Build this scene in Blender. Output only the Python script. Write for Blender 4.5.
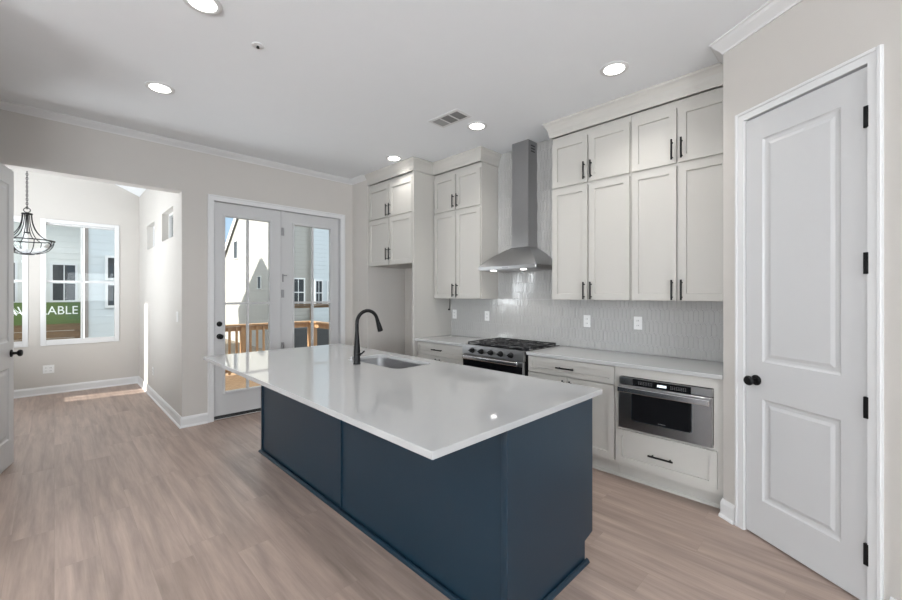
import bpy, bmesh, math, random
from mathutils import Matrix, Vector
random.seed(7)
for o in list(bpy.data.objects): bpy.data.objects.remove(o)
SC = bpy.context.scene
COL = SC.collection
R = math.radians

# ------------------------------------------------------------------ camera
cd = bpy.data.cameras.new('camera'); cam = bpy.data.objects.new('camera', cd); COL.objects.link(cam)
cd.sensor_width = 36; cd.lens = 36 * 401.77 / 902; cd.shift_y = -5.62 / 902; cd.clip_start = .05; cd.clip_end = 200
cam.location = (0, 0, 1.441); cam.rotation_euler = (R(90), 0, R(-44.634))
SC.camera = cam

# ------------------------------------------------------------------ world, sun, added fill light, exposure
SC.view_settings.view_transform = 'Standard'; SC.view_settings.look = 'None'
SC.view_settings.gamma = 1; SC.view_settings.exposure = 0.44
W = bpy.data.worlds.new('sky'); SC.world = W; W.use_nodes = True
wn = W.node_tree.nodes; wl = W.node_tree.links
tcw = wn.new('ShaderNodeTexCoord'); sxyz = wn.new('ShaderNodeSeparateXYZ'); ramp = wn.new('ShaderNodeValToRGB')
wl.new(tcw.outputs['Generated'], sxyz.inputs[0]); wl.new(sxyz.outputs['Z'], ramp.inputs[0])
cr = ramp.color_ramp                                # blue low down, bright thin cloud overhead
cr.elements[0].position = 0; cr.elements[0].color = (.24, .32, .42, 1)
cr.elements[1].position = 1; cr.elements[1].color = (.95, .98, 1, 1)
for p, c in ((.22, (.22, .31, .42, 1)), (.5, (.80, .85, .90, 1))):
    e_ = cr.elements.new(p); e_.color = c
bg = wn['Background']; bg.inputs['Strength'].default_value = 1.9
wl.new(ramp.outputs[0], bg.inputs['Color'])
sd = bpy.data.lights.new('sun', 'SUN'); sun = bpy.data.objects.new('sun', sd); COL.objects.link(sun)
sd.energy = 7.0; sd.angle = R(0.6); sd.color = (1, .95, .87)
ev = R(30); travel = Vector((.993 * math.cos(ev), -.118 * math.cos(ev), -math.sin(ev)))
sun.rotation_euler = travel.to_track_quat('-Z', 'Y').to_euler(); sun.location = (-8, 12, 14)

def area(name, loc, aim, sx, sy, power, color=(1, 1, 1)):
    l = bpy.data.lights.new(name, 'AREA'); l.shape = 'RECTANGLE'; l.size = sx; l.size_y = sy; l.energy = power; l.color = color
    o = bpy.data.objects.new(name, l); COL.objects.link(o); o.location = loc
    o.rotation_euler = (Vector(aim)).to_track_quat('-Z', 'Y').to_euler(); return o
DAY = (.91, .96, 1.0)
area('rear_window_fill', (-2.6, -4.9, 1.75), (0, 1, 1.4), 2.6, 1.9, 300, DAY)  # rear pair: fill lamps added at unseen windows, tilted up to brighten the ceiling
area('rear_window_fill', (1.6, -4.9, 1.75), (0, 1, 1.4), 2.6, 1.9, 60, DAY)
area('side_fill', (-4.9, 0.2, 1.75), (1, 0, 1.4), 3.0, 1.9, 310, DAY)  # added fill lamp from the left; the window behind it is shut off
area('sunroom_fill', (-1.26, 6.35, 1.65), (1, .4, 1.2), 1.4, 1.7, 90, DAY)  # added fill lamp to brighten the breakfast room

# ------------------------------------------------------------------ materials
MATS = {}
def mat(name, color, rough=.5, metal=0, spec=.5, noise=0, nscale=8, bump=0, bscale=60, emit=None, estr=0, coat=0):
    if name in MATS: return MATS[name]
    m = bpy.data.materials.new(name); m.use_nodes = True
    nt = m.node_tree; b = nt.nodes['Principled BSDF']
    b.inputs['Base Color'].default_value = (*color, 1); b.inputs['Roughness'].default_value = rough
    b.inputs['Metallic'].default_value = metal; b.inputs['Specular IOR Level'].default_value = spec
    b.inputs['Coat Weight'].default_value = coat
    if noise or bump:
        tc = nt.nodes.new('ShaderNodeNewGeometry')
    if noise:
        n = nt.nodes.new('ShaderNodeTexNoise'); n.inputs['Scale'].default_value = nscale; n.inputs['Detail'].default_value = 4
        nt.links.new(tc.outputs['Position'], n.inputs['Vector'])
        r = nt.nodes.new('ShaderNodeMapRange'); r.inputs['To Min'].default_value = 1 - noise; r.inputs['To Max'].default_value = 1 + noise
        nt.links.new(n.outputs['Fac'], r.inputs['Value'])
        mx = nt.nodes.new('ShaderNodeVectorMath'); mx.operation = 'SCALE'; mx.inputs[0].default_value = color
        nt.links.new(r.outputs[0], mx.inputs['Scale']); nt.links.new(mx.outputs[0], b.inputs['Base Color'])
    if bump:
        n2 = nt.nodes.new('ShaderNodeTexNoise'); n2.inputs['Scale'].default_value = bscale; n2.inputs['Detail'].default_value = 2
        nt.links.new(tc.outputs['Position'], n2.inputs['Vector'])
        bp = nt.nodes.new('ShaderNodeBump'); bp.inputs['Strength'].default_value = bump; bp.inputs['Distance'].default_value = .002
        nt.links.new(n2.outputs['Fac'], bp.inputs['Height']); nt.links.new(bp.outputs[0], b.inputs['Normal'])
    if emit:
        b.inputs['Emission Color'].default_value = (*emit, 1); b.inputs['Emission Strength'].default_value = estr
    MATS[name] = m; return m

M_WALL = mat('wall_paint', (.575, .548, .515), .75, noise=.015, bump=.05, bscale=300)
M_CEIL = mat('ceiling_paint', (.86, .88, .90), .85, noise=.01)
M_TRIM = mat('white_trim', (.72, .72, .72), .4, noise=.01)
M_DOOR = mat('door_white', (.59, .59, .592), .38, noise=.01)
M_CAB = mat('cabinet_paint', (.505, .488, .455), .42, noise=.012)
M_CABIN = mat('cabinet_gap', (.30, .28, .26), .6, noise=.01)
M_NAVY = mat('navy_paint', (.0085, .027, .046), .30, noise=.04, nscale=5)
M_BLACK = mat('black_metal', (.006, .006, .0065), .42, metal=0, spec=.25, noise=.05)
M_BLACKG = mat('black_glass', (.008, .008, .009), .06, noise=.05)
M_IRON = mat('cast_iron', (.03, .03, .032), .55, noise=.1, bump=.2, bscale=200)
M_CHROME = mat('chrome', (.75, .75, .76), .12, metal=1, noise=.01)
M_PLATE = mat('white_plastic', (.80, .80, .79), .35, noise=.01)
M_SLOT = mat('dark_slot', (.05, .05, .05), .6, noise=.05)
M_SHADOWGREY = mat('vent_grey', (.22, .22, .22), .6, noise=.05)
M_LENS = mat('lamp_lens', (.9, .9, .9), .4, noise=.01, emit=(1, .97, .92), estr=6)
M_DISP = mat('display_glow', (.2, .25, .3), .3, noise=.01, emit=(.85, .95, 1), estr=1.2)
M_GROUND = mat('ground_soil', (.20, .16, .12), .95, noise=.25, nscale=2)
M_SHINGLE = mat('roof_shingle', (.12, .11, .10), .9, noise=.3, nscale=12)
M_EXTWHITE = mat('exterior_trim', (.78, .78, .78), .5, noise=.02)
M_EXTGLASS = mat('exterior_window_glass', (.045, .05, .055), .35, spec=.25, noise=.2, nscale=3)
M_GREENB = mat('banner_green', (.075, .125, .025), .6, noise=.06)
M_BTEXT = mat('banner_white', (.86, .88, .86), .6, noise=.02)
M_DARKWALL = mat('dark_block', (.06, .062, .065), .9, noise=.2, nscale=6)
M_RUBBER = mat('door_sweep', (.02, .02, .02), .7, noise=.05)
M_HINGEG = mat('grey_hinge', (.35, .35, .36), .35, metal=.8, noise=.03)

def steel():
    m = mat('stainless_steel', (.38, .38, .385), .28, metal=1, noise=.03, nscale=40)
    return m
M_STEEL = steel(); M_STEELB = mat('polished_steel', (.66, .66, .67), .24, metal=1, noise=.02)

def glass(name, tint=(.96, .98, .97), refl=1.0):
    m = bpy.data.materials.new(name); m.use_nodes = True; nt = m.node_tree; nt.nodes.clear()
    out = nt.nodes.new('ShaderNodeOutputMaterial'); mix = nt.nodes.new('ShaderNodeMixShader')
    tr = nt.nodes.new('ShaderNodeBsdfTransparent'); tr.inputs[0].default_value = (*tint, 1)
    gl = nt.nodes.new('ShaderNodeBsdfGlossy'); gl.inputs['Roughness'].default_value = .02
    fr = nt.nodes.new('ShaderNodeFresnel'); fr.inputs['IOR'].default_value = 1.35
    nt.links.new(fr.outputs[0], mix.inputs[0]); nt.links.new(tr.outputs[0], mix.inputs[1]); nt.links.new(gl.outputs[0], mix.inputs[2])
    nt.links.new(mix.outputs[0], out.inputs[0]); return m
M_GLASS = glass('window_glass')

def floor_mat():
    m = bpy.data.materials.new('plank_floor'); m.use_nodes = True; nt = m.node_tree; b = nt.nodes['Principled BSDF']
    L = nt.links.new
    g = nt.nodes.new('ShaderNodeNewGeometry')
    sep = nt.nodes.new('ShaderNodeSeparateXYZ'); L(g.outputs['Position'], sep.inputs[0])
    rw = nt.nodes.new('ShaderNodeMath'); rw.operation = 'DIVIDE'; rw.inputs[1].default_value = .182; L(sep.outputs['X'], rw.inputs[0])
    rf = nt.nodes.new('ShaderNodeMath'); rf.operation = 'FLOOR'; L(rw.outputs[0], rf.inputs[0])
    wh = nt.nodes.new('ShaderNodeTexWhiteNoise'); wh.noise_dimensions = '1D'; L(rf.outputs[0], wh.inputs['W'])
    yo = nt.nodes.new('ShaderNodeMath'); yo.operation = 'MULTIPLY_ADD'; yo.inputs[1].default_value = 1.22; L(wh.outputs['Value'], yo.inputs[0]); L(sep.outputs['Y'], yo.inputs[2])
    cmb = nt.nodes.new('ShaderNodeCombineXYZ'); L(yo.outputs[0], cmb.inputs['X']); L(sep.outputs['X'], cmb.inputs['Y'])
    br = nt.nodes.new('ShaderNodeTexBrick'); L(cmb.outputs[0], br.inputs['Vector'])
    br.inputs['Scale'].default_value = 1; br.inputs['Brick Width'].default_value = 1.22; br.inputs['Row Height'].default_value = .182
    br.inputs['Mortar Size'].default_value = .0008; br.inputs['Mortar Smooth'].default_value = .3; br.inputs['Bias'].default_value = 0
    br.offset = 0; br.offset_frequency = 1
    br.inputs['Color1'].default_value = (.405, .310, .262, 1); br.inputs['Color2'].default_value = (.345, .260, .217, 1)
    br.inputs['Mortar'].default_value = (.31, .24, .20, 1)
    # long soft grain, different for each plank
    shift = nt.nodes.new('ShaderNodeVectorMath'); shift.operation = 'MULTIPLY_ADD'
    L(br.outputs['Color'], shift.inputs[0]); shift.inputs[1].default_value = (37, 53, 0); L(cmb.outputs[0], shift.inputs[2])
    mp = nt.nodes.new('ShaderNodeMapping'); mp.inputs['Scale'].default_value = (.9, 11, 1); L(shift.outputs[0], mp.inputs[0])
    n = nt.nodes.new('ShaderNodeTexNoise'); n.inputs['Scale'].default_value = 1.6; n.inputs['Detail'].default_value = 6; n.inputs['Roughness'].default_value = .62
    n.inputs['Distortion'].default_value = .3; L(mp.outputs[0], n.inputs['Vector'])
    mr = nt.nodes.new('ShaderNodeMapRange'); mr.inputs['From Min'].default_value = .3; mr.inputs['From Max'].default_value = .7
    mr.inputs['To Min'].default_value = .74; mr.inputs['To Max'].default_value = 1.22; L(n.outputs['Fac'], mr.inputs['Value'])
    mp2 = nt.nodes.new('ShaderNodeMapping'); mp2.inputs['Scale'].default_value = (3, 120, 1); L(shift.outputs[0], mp2.inputs[0])
    n2 = nt.nodes.new('ShaderNodeTexNoise'); n2.inputs['Scale'].default_value = 1; n2.inputs['Detail'].default_value = 3; L(mp2.outputs[0], n2.inputs['Vector'])
    mr2 = nt.nodes.new('ShaderNodeMapRange'); mr2.inputs['To Min'].default_value = .9; mr2.inputs['To Max'].default_value = 1.1; L(n2.outputs['Fac'], mr2.inputs['Value'])
    mul = nt.nodes.new('ShaderNodeMath'); mul.operation = 'MULTIPLY'; L(mr.outputs[0], mul.inputs[0]); L(mr2.outputs[0], mul.inputs[1])
    sc = nt.nodes.new('ShaderNodeVectorMath'); sc.operation = 'SCALE'; L(br.outputs['Color'], sc.inputs[0]); L(mul.outputs[0], sc.inputs['Scale'])
    L(sc.outputs[0], b.inputs['Base Color'])
    b.inputs['Roughness'].default_value = .42; b.inputs['Specular IOR Level'].default_value = .45
    bp = nt.nodes.new('ShaderNodeBump'); bp.inputs['Strength'].default_value = .12; bp.inputs['Distance'].default_value = .002
    L(mul.outputs[0], bp.inputs['Height']); L(bp.outputs[0], b.inputs['Normal'])
    return m
M_FLOOR = floor_mat()

def wood(name, c1, c2, axis_scale, rough=.6, board=None):
    m = bpy.data.materials.new(name); m.use_nodes = True; nt = m.node_tree; b = nt.nodes['Principled BSDF']; L = nt.links.new
    g = nt.nodes.new('ShaderNodeNewGeometry'); mp = nt.nodes.new('ShaderNodeMapping'); mp.inputs['Scale'].default_value = axis_scale
    L(g.outputs['Position'], mp.inputs[0])
    n = nt.nodes.new('ShaderNodeTexNoise'); n.inputs['Scale'].default_value = 3; n.inputs['Detail'].default_value = 5; L(mp.outputs[0], n.inputs['Vector'])
    cr = nt.nodes.new('ShaderNodeValToRGB'); cr.color_ramp.elements[0].position = .3; cr.color_ramp.elements[1].position = .7
    cr.color_ramp.elements[0].color = (*c1, 1); cr.color_ramp.elements[1].color = (*c2, 1); L(n.outputs['Fac'], cr.inputs[0])
    L(cr.outputs[0], b.inputs['Base Color']); b.inputs['Roughness'].default_value = rough; return m
M_DECK = wood('deck_wood', (.32, .18, .085), (.46, .28, .15), (6, 6, 1))
M_FENCE = wood('fence_wood', (.11, .068, .036), (.21, .13, .07), (1, 1, 14), .8)

def siding(name, color, pitch=.16):
    m = bpy.data.materials.new(name); m.use_nodes = True; nt = m.node_tree; b = nt.nodes['Principled BSDF']; L = nt.links.new
    g = nt.nodes.new('ShaderNodeNewGeometry'); sep = nt.nodes.new('ShaderNodeSeparateXYZ'); L(g.outputs['Position'], sep.inputs[0])
    dv = nt.nodes.new('ShaderNodeMath'); dv.operation = 'DIVIDE'; dv.inputs[1].default_value = pitch; L(sep.outputs['Z'], dv.inputs[0])
    fr = nt.nodes.new('ShaderNodeMath'); fr.operation = 'FRACT'; L(dv.outputs[0], fr.inputs[0])
    iv = nt.nodes.new('ShaderNodeMath'); iv.operation = 'SUBTRACT'; iv.inputs[0].default_value = 1; L(fr.outputs[0], iv.inputs[1])
    bp = nt.nodes.new('ShaderNodeBump'); bp.inputs['Strength'].default_value = .8; bp.inputs['Distance'].default_value = .012
    L(iv.outputs[0], bp.inputs['Height']); L(bp.outputs[0], b.inputs['Normal'])
    n = nt.nodes.new('ShaderNodeTexNoise'); n.inputs['Scale'].default_value = 2; L(g.outputs['Position'], n.inputs['Vector'])
    r = nt.nodes.new('ShaderNodeMapRange'); r.inputs['To Min'].default_value = .96; r.inputs['To Max'].default_value = 1.04; L(n.outputs['Fac'], r.inputs['Value'])
    s = nt.nodes.new('ShaderNodeVectorMath'); s.operation = 'SCALE'; s.inputs[0].default_value = color; L(r.outputs[0], s.inputs['Scale'])
    L(s.outputs[0], b.inputs['Base Color']); b.inputs['Roughness'].default_value = .6; return m
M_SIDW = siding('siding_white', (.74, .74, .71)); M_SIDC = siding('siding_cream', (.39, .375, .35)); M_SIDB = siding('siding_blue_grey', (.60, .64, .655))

def quartz():
    m = mat('white_quartz', (.45, .45, .448), .045, spec=.75, noise=.018, nscale=3); return m
M_QUARTZ = quartz()
def tile_mat():
    m = mat('glazed_tile', (.46, .455, .445), .13, spec=.55, noise=.05, nscale=14); return m
M_TILE = tile_mat(); M_GROUT = mat('tile_grout', (.60, .60, .60), .8, noise=.02)

# ------------------------------------------------------------------ mesh helpers
class MB:
    def __init__(self, M=None): self.bm = bmesh.new(); self.M = M
    def v(self, p):
        p = Vector(p)
        return self.bm.verts.new(self.M @ p if self.M else p)
    def face(self, vs):
        try: return self.bm.faces.new(vs)
        except ValueError: return None
    def quad(self, *ps): self.face([self.v(p) for p in ps]); return self
    def box(self, x0, x1, y0, y1, z0, z1, bev=0, seg=1):
        c = [self.v((x, y, z)) for z in (z0, z1) for x, y in ((x0, y0), (x1, y0), (x1, y1), (x0, y1))]
        fs = [self.face([c[i] for i in q]) for q in ((3, 2, 1, 0), (4, 5, 6, 7), (0, 1, 5, 4), (1, 2, 6, 5), (2, 3, 7, 6), (3, 0, 4, 7))]
        if bev:
            es = list({e for f in fs for e in f.edges})
            bmesh.ops.bevel(self.bm, geom=es, offset=bev, segments=seg, affect='EDGES', profile=.5)
        return self
    def prism(self, pts, f):          # pts: list of 2D, f maps (a, b, t) for t 0/1 to 3D
        a = [self.v(f(p, 0)) for p in pts]; b = [self.v(f(p, 1)) for p in pts]; n = len(pts)
        self.face(list(reversed(a))); self.face(b)
        for i in range(n): self.face([a[i], a[(i + 1) % n], b[(i + 1) % n], b[i]])
        return self
    def loft(self, loops, cap0=True, cap1=True, closed=True):
        vs = [[self.v(p) for p in lp] for lp in loops]
        n = len(vs[0])
        for a, b in zip(vs, vs[1:]):
            for i in range(n if closed else n - 1): self.face([a[i], a[(i + 1) % n], b[(i + 1) % n], b[i]])
        if cap0: self.face(list(reversed(vs[0])))
        if cap1: self.face(vs[-1])
        return self
    def lathe(self, prof, c, axis='z', n=24, cap0=True, cap1=True):   # prof: (radius, height along axis)
        loops = []
        for r, h in prof:
            lp = []
            for i in range(n):
                t = 2 * math.pi * i / n; a, b = r * math.cos(t), r * math.sin(t)
                if axis == 'z': lp.append((c[0] + a, c[1] + b, c[2] + h))
                elif axis == 'y': lp.append((c[0] + a, c[1] + h, c[2] + b))
                else: lp.append((c[0] + h, c[1] + a, c[2] + b))
            loops.append(lp)
        return self.loft(loops, cap0, cap1)
    def tube(self, pts, rad, n=10):
        pts = [Vector(p) for p in pts]; rr = rad if isinstance(rad, (list, tuple)) else [rad] * len(pts)
        loops = []; ref = None
        for i, p in enumerate(pts):
            t = (pts[min(i + 1, len(pts) - 1)] - pts[max(i - 1, 0)]).normalized()
            if ref is None:
                ref = Vector((0, 0, 1)) if abs(t.z) < .9 else Vector((1, 0, 0))
                ref = (ref - t * ref.dot(t)).normalized()
            else: ref = (ref - t * ref.dot(t)).normalized()
            q = t.cross(ref)
            loops.append([p + rr[i] * (math.cos(2 * math.pi * k / n) * ref + math.sin(2 * math.pi * k / n) * q) for k in range(n)])
        return self.loft(loops)
    def ring(self, c, r, tr, axis='z', n=40, k=8):
        loops = []
        for i in range(n):
            t = 2 * math.pi * i / n; lp = []
            for j in range(k):
                s = 2 * math.pi * j / k; q = r + tr * math.cos(s); h = tr * math.sin(s)
                a, b = q * math.cos(t), q * math.sin(t)
                lp.append((c[0] + a, c[1] + b, c[2] + h) if axis == 'z' else ((c[0] + a, c[1] + h, c[2] + b) if axis == 'y' else (c[0] + h, c[1] + a, c[2] + b)))
            loops.append(lp)
        loops.append(loops[0])
        return self.loft(loops, False, False)
    def sweep(self, path, prof):      # plan path, profile (offset to the left of the path, z); mitred
        P = [Vector(p) for p in path]; loops = []
        for i, p in enumerate(P):
            ns = []
            if i > 0: d = (P[i] - P[i - 1]).normalized(); ns.append(Vector((-d.y, d.x)))
            if i < len(P) - 1: d = (P[i + 1] - P[i]).normalized(); ns.append(Vector((-d.y, d.x)))
            m = ns[0] if len(ns) == 1 else (ns[0] + ns[1]) / (1 + ns[0].dot(ns[1]))
            loops.append([(p.x + m.x * o, p.y + m.y * o, z) for o, z in prof])
        return self.loft(loops)
    def build(self, name, m, parent=None, smooth=False, auto=35):
        bmesh.ops.recalc_face_normals(self.bm, faces=self.bm.faces[:])
        me = bpy.data.meshes.new(name); self.bm.to_mesh(me); self.bm.free()
        me.materials.append(m)
        if smooth:
            for p in me.polygons: p.use_smooth = True
            me.set_sharp_from_angle(angle=R(auto))
        o = bpy.data.objects.new(name, me); COL.objects.link(o)
        if parent is not None:
            o.parent = parent
            w = Vector(parent.location); q = parent.parent
            while q is not None: w += Vector(q.location); q = q.parent
            if w.length > 0: me.transform(Matrix.Translation(-w))
        return o

def tag(o, label=None, cat=None, group=None, kind=None):
    if label: o['label'] = label
    if cat: o['category'] = cat
    if group: o['group'] = group
    if kind: o['kind'] = kind
    return o
def thing(name, label, cat, loc, group=None):
    o = bpy.data.objects.new(name, None); COL.objects.link(o); o.location = loc; o.empty_display_size = .1
    return tag(o, label, cat, group)
def struct(name, mb, m, smooth=False):
    return tag(mb.build(name, m, smooth=smooth), kind='structure')
def cells(lo, hi, cuts): return sorted({lo, hi, *[c for c in cuts if lo < c < hi]})
def wall(name, x0, x1, y0, y1, z0, z1, holes, along):
    """box wall with rectangular openings; holes: (a0, a1, z0, z1) along axis 'x' or 'y'"""
    mb = MB(); a0, a1 = (x0, x1) if along == 'x' else (y0, y1)
    A = cells(a0, a1, [h[0] for h in holes] + [h[1] for h in holes]); Z = cells(z0, z1, [h[2] for h in holes] + [h[3] for h in holes])
    for i in range(len(A) - 1):
        for j in range(len(Z) - 1):
            ca, cz = (A[i] + A[i + 1]) / 2, (Z[j] + Z[j + 1]) / 2
            if any(h[0] < ca < h[1] and h[2] < cz < h[3] for h in holes): continue
            if along == 'x': mb.box(A[i], A[i + 1], y0, y1, Z[j], Z[j + 1])
            else: mb.box(x0, x1, A[i], A[i + 1], Z[j], Z[j + 1])
    bmesh.ops.remove_doubles(mb.bm, verts=mb.bm.verts[:], dist=1e-5)
    seen = {}
    for f in mb.bm.faces: seen.setdefault(tuple(sorted(v.index for v in f.verts)) if False else frozenset(f.verts), []).append(f)
    kill = [f for fs in seen.values() if len(fs) > 1 for f in fs]
    bmesh.ops.delete(mb.bm, geom=kill, context='FACES')
    return struct(name, mb, M_WALL)

# ------------------------------------------------------------------ setting: dimensions
CZ = 3.075; YB = 5.135; XW = 3.715; XO = .981; YF = 8.22; XP = 1.3
mb = MB(); mb.box(-5, 3.9, -5, 5.285, -.1, 0); mb.box(-XP, 1.12, 5.285, 8.37, -.1, 0)
struct('floor', mb, M_FLOOR)
mb = MB(); mb.box(-5.15, 3.9, -5.15, 5.285, CZ, CZ + .12)
struct('ceiling', mb, M_CEIL)
XR_, ZE, ZV = -.16, 3.03, 3.58                     # ridge of the vaulted breakfast room
mb = MB()
for xa in (XO + .14, -XP - .15):
    sl = (ZV - ZE) / (XO - XR_); za = ZV - sl * abs(xa - XR_)
    mb.prism([(XR_, ZV), (xa, za), (xa, za + .12), (XR_, ZV + .12)], lambda p, s: (p[0], YB + .155 + s * (YF - YB - .005), p[1]))
struct('ceiling_sunroom', mb, M_CEIL)
mb = MB()
for ya in (YB + .151, YF + .001):
    mb.prism([(XO + .13, ZE - .05), (-XP - .14, ZE - .05), (-XP - .14, ZE - .02), (XR_, ZV + .05), (XO + .13, ZE - .02)], lambda p, s: (p[0], ya + s * .14, p[1]))
struct('wall_sunroom_gable', mb, M_WALL)
wall('wall_back', -5, 3.9, YB, YB + .15, 0, CZ, [(-.40, XO, -1, 2.556), (1.265, 2.895, -1, 2.535)], 'x')
wall('wall_right', XW, XW + .15, -.2, YB, 0, CZ, [], 'y')
struct('wall_chase', MB().box(3.066, XW, 4.742, YB, 0, CZ), M_WALL)
wall('wall_left', -.54, -.42, 3.2, YB, 0, CZ, [(4.27, 5.075, -1, 2.50)], 'y')
wall('wall_living', -5.15, -5, -5, YB, 0, CZ, [(-1.3, 1.7, .4, 2.7)], 'y')
wall('wall_rear', -5, 3.9, -5.15, -5, 0, CZ, [(-3.9, -1.3, .4, 2.7), (.3, 2.9, .4, 2.7)], 'x')
wall('wall_sunroom_right', XO, XO + .14, YB + .15, YF, 0, 3.02, [(5.58, 6.26, 2.115, 2.47), (6.80, 7.42, 2.10, 2.45)], 'y')
wall('wall_sunroom_back', -XP - .15, XO + .14, YF, YF + .15, 0, 2.98, [(-.135, .725, .735, 2.49), (-1.13, -.27, .735, 2.49)], 'x')
wall('wall_sunroom_left', -XP - .15, -XP, YB + .15, YF, 0, 3.02, [(5.6, 7.1, .75, 2.55), (7.60, 8.02, .78, 2.75)], 'y')
# angled pantry wall, in its own frame (x along the wall to the viewer's right, y into it)
PA = R(33.5); PD = Vector((-math.sin(PA), -math.cos(PA), 0)); PN = Vector((-math.cos(PA), math.sin(PA), 0)); P0 = Vector((3.09, .614, 0))
MP = Matrix(((PD.x, -PN.x, 0, P0.x), (PD.y, -PN.y, 0, P0.y), (0, 0, 1, 0), (0, 0, 0, 1)))
mb = MB(MP)
for a, b, c, d in ((0, .148, 0, CZ), (.784, 1.9, 0, CZ), (.148, .784, 2.51, CZ)): mb.box(a, b, 0, .12, c, d)
mb.M = None; mb.box(3.09, XW, .50, .614, 0, CZ)
struct('wall_pantry', mb, M_WALL)

# baseboards with a shoe, and crown
def bprof(h=.115): return [(0, 0), (.026, 0), (.024, .012), (.015, .02), (.015, h - .025), (.010, h - .010), (.006, h), (0, h)]
def base(name, path): return struct(name, MB().sweep(path, bprof()), M_TRIM, smooth=False)
base('baseboard_sunroom', [(1.225, YB), (XO, YB), (XO, YF), (-XP, YF)])
base('baseboard_back', [(3.066, YB), (2.95, YB)])
base('baseboard_chase', [(XW, 4.742), (3.066, 4.742), (3.066, YB)])
base('baseboard_left', [(-.42, 4.19), (-.42, 3.2)])
q = P0 + PD * .091; w_ = P0 + PD * .86; w2 = P0 + PD * 1.9
base('baseboard_pantry', [(q.x, q.y), (P0.x, P0.y), (3.125, P0.y)][::1][::-1][::-1] if False else [(3.118, P0.y), (P0.x, P0.y), (q.x, q.y)][::-1])
base('baseboard_hall', [(w2.x, w2.y), (w_.x, w_.y)])
def cprof(p, h, z=CZ): return [(0, z), (0, z - h), (p * .10, z - h), (p * .16, z - h * .84), (p * .42, z - h * .62), (p * .72, z - h * .38), (p * .88, z - h * .16), (p, z - h * .12), (p, z)]
struct('trim_1', MB().sweep([(3.066, 4.737), (3.066, YB), (-.42, YB), (-.42, 3.2)], cprof(.072, .055)), M_TRIM)
struct('trim_2', MB().sweep([(w2.x, w2.y), (P0.x, P0.y), (3.30, P0.y)], cprof(.07, .078)), M_TRIM)

# ------------------------------------------------------------------ doors
def casing(name, M, x0, x1, z1, w=.068, t=.018, z0=0):
    mb = MB(M)
    for a, b, c, d in ((x0 - w, x0, z0, z1 + w), (x1, x1 + w, z0, z1 + w), (x0, x1, z1, z1 + w)):
        mb.box(a, b, -t * .6, 0, c, d)
    o = .018                                     # raised outer band
    for a, b, c, d in ((x0 - w, x0 - w + o, z0, z1 + w), (x1 + w - o, x1 + w, z0, z1 + w), (x0 - w + o, x1 + w - o, z1 + w - o, z1 + w)):
        mb.box(a, b, -t, -t * .6, c, d, .003)
    # jamb lining inside the opening
    for a, b, c, d in ((x0, x0 + .004, z0, z1), (x1 - .004, x1, z0, z1), (x0 + .004, x1 - .004, z1 - .004, z1)):
        mb.box(a, b, -t * .6, .11, c, d)
    return struct(name, mb, M_TRIM)
def panel_door(name, M, x0, x1, z0, z1, panels, th=.036):
    mb = MB(M)
    xs = cells(x0, x1, [p[0] for p in panels] + [p[1] for p in panels]); zs = cells(z0, z1, [p[2] for p in panels] + [p[3] for p in panels])
    for side, y, s in ((0, 0, 1), (1, th, -1)):
        for i in range(len(xs) - 1):
            for j in range(len(zs) - 1):
                cx, cz = (xs[i] + xs[i + 1]) / 2, (zs[j] + zs[j + 1]) / 2
                if any(p[0] < cx < p[1] and p[2] < cz < p[3] for p in panels): continue
                mb.quad((xs[i], y, zs[j]), (xs[i + 1], y, zs[j]), (xs[i + 1], y, zs[j + 1]), (xs[i], y, zs[j + 1]))
        for a, b, c, d in panels:
            loops = []
            for ins, dep in ((0, 0), (.008, .007), (.016, .009), (.030, .009), (.048, .003)):
                yy = y + s * dep
                loops.append([(a + ins, yy, c + ins), (b - ins, yy, c + ins), (b - ins, yy, d - ins), (a + ins, yy, d - ins)])
            mb.loft(loops, False, True)
    mb.quad((x0, 0, z0), (x0, th, z0), (x0, th, z1), (x0, 0, z1)); mb.quad((x1, 0, z0), (x1, th, z0), (x1, th, z1), (x1, 0, z1))
    mb.quad((x0, 0, z1), (x1, 0, z1), (x1, th, z1), (x0, th, z1)); mb.quad((x0, 0, z0), (x1, 0, z0), (x1, th, z0), (x0, th, z0))
    bmesh.ops.remove_doubles(mb.bm, verts=mb.bm.verts[:], dist=1e-5)
    return tag(mb.build(name, M_DOOR), kind='structure')
def knob(parent, M, x, z, both=None):
    pr = [(.031, -.001), (.031, -.006), (.026, -.010), (.012, -.012), (.011, -.034), (.018, -.040), (.027, -.048), (.029, -.058), (.024, -.067), (.012, -.071)]
    mb = MB(M); mb.lathe(pr, (x, 0, z), 'y', 24)
    if both: mb.lathe([(r, both - h) for r, h in pr], (x, 0, z), 'y', 24)
    return mb.build('door_knob', M_BLACK, parent, True)

casing('trim_3', MP, .148, .784, 2.505, .050)
d3 = panel_door('door_3', MP @ Matrix.Translation((0, .004, 0)), .156, .776, .012, 2.492, [(.262, .664, 1.045, 2.355), (.262, .664, .232, .828)])
knob(d3, MP @ Matrix.Translation((0, .004, 0)), .226, .932)
for z in (2.258, 1.585, .92, .245):
    MB(MP).box(.764, .784, -.0135, .001, z - .05, z + .05, .002).build('hinge', M_BLACK, d3)

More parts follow.
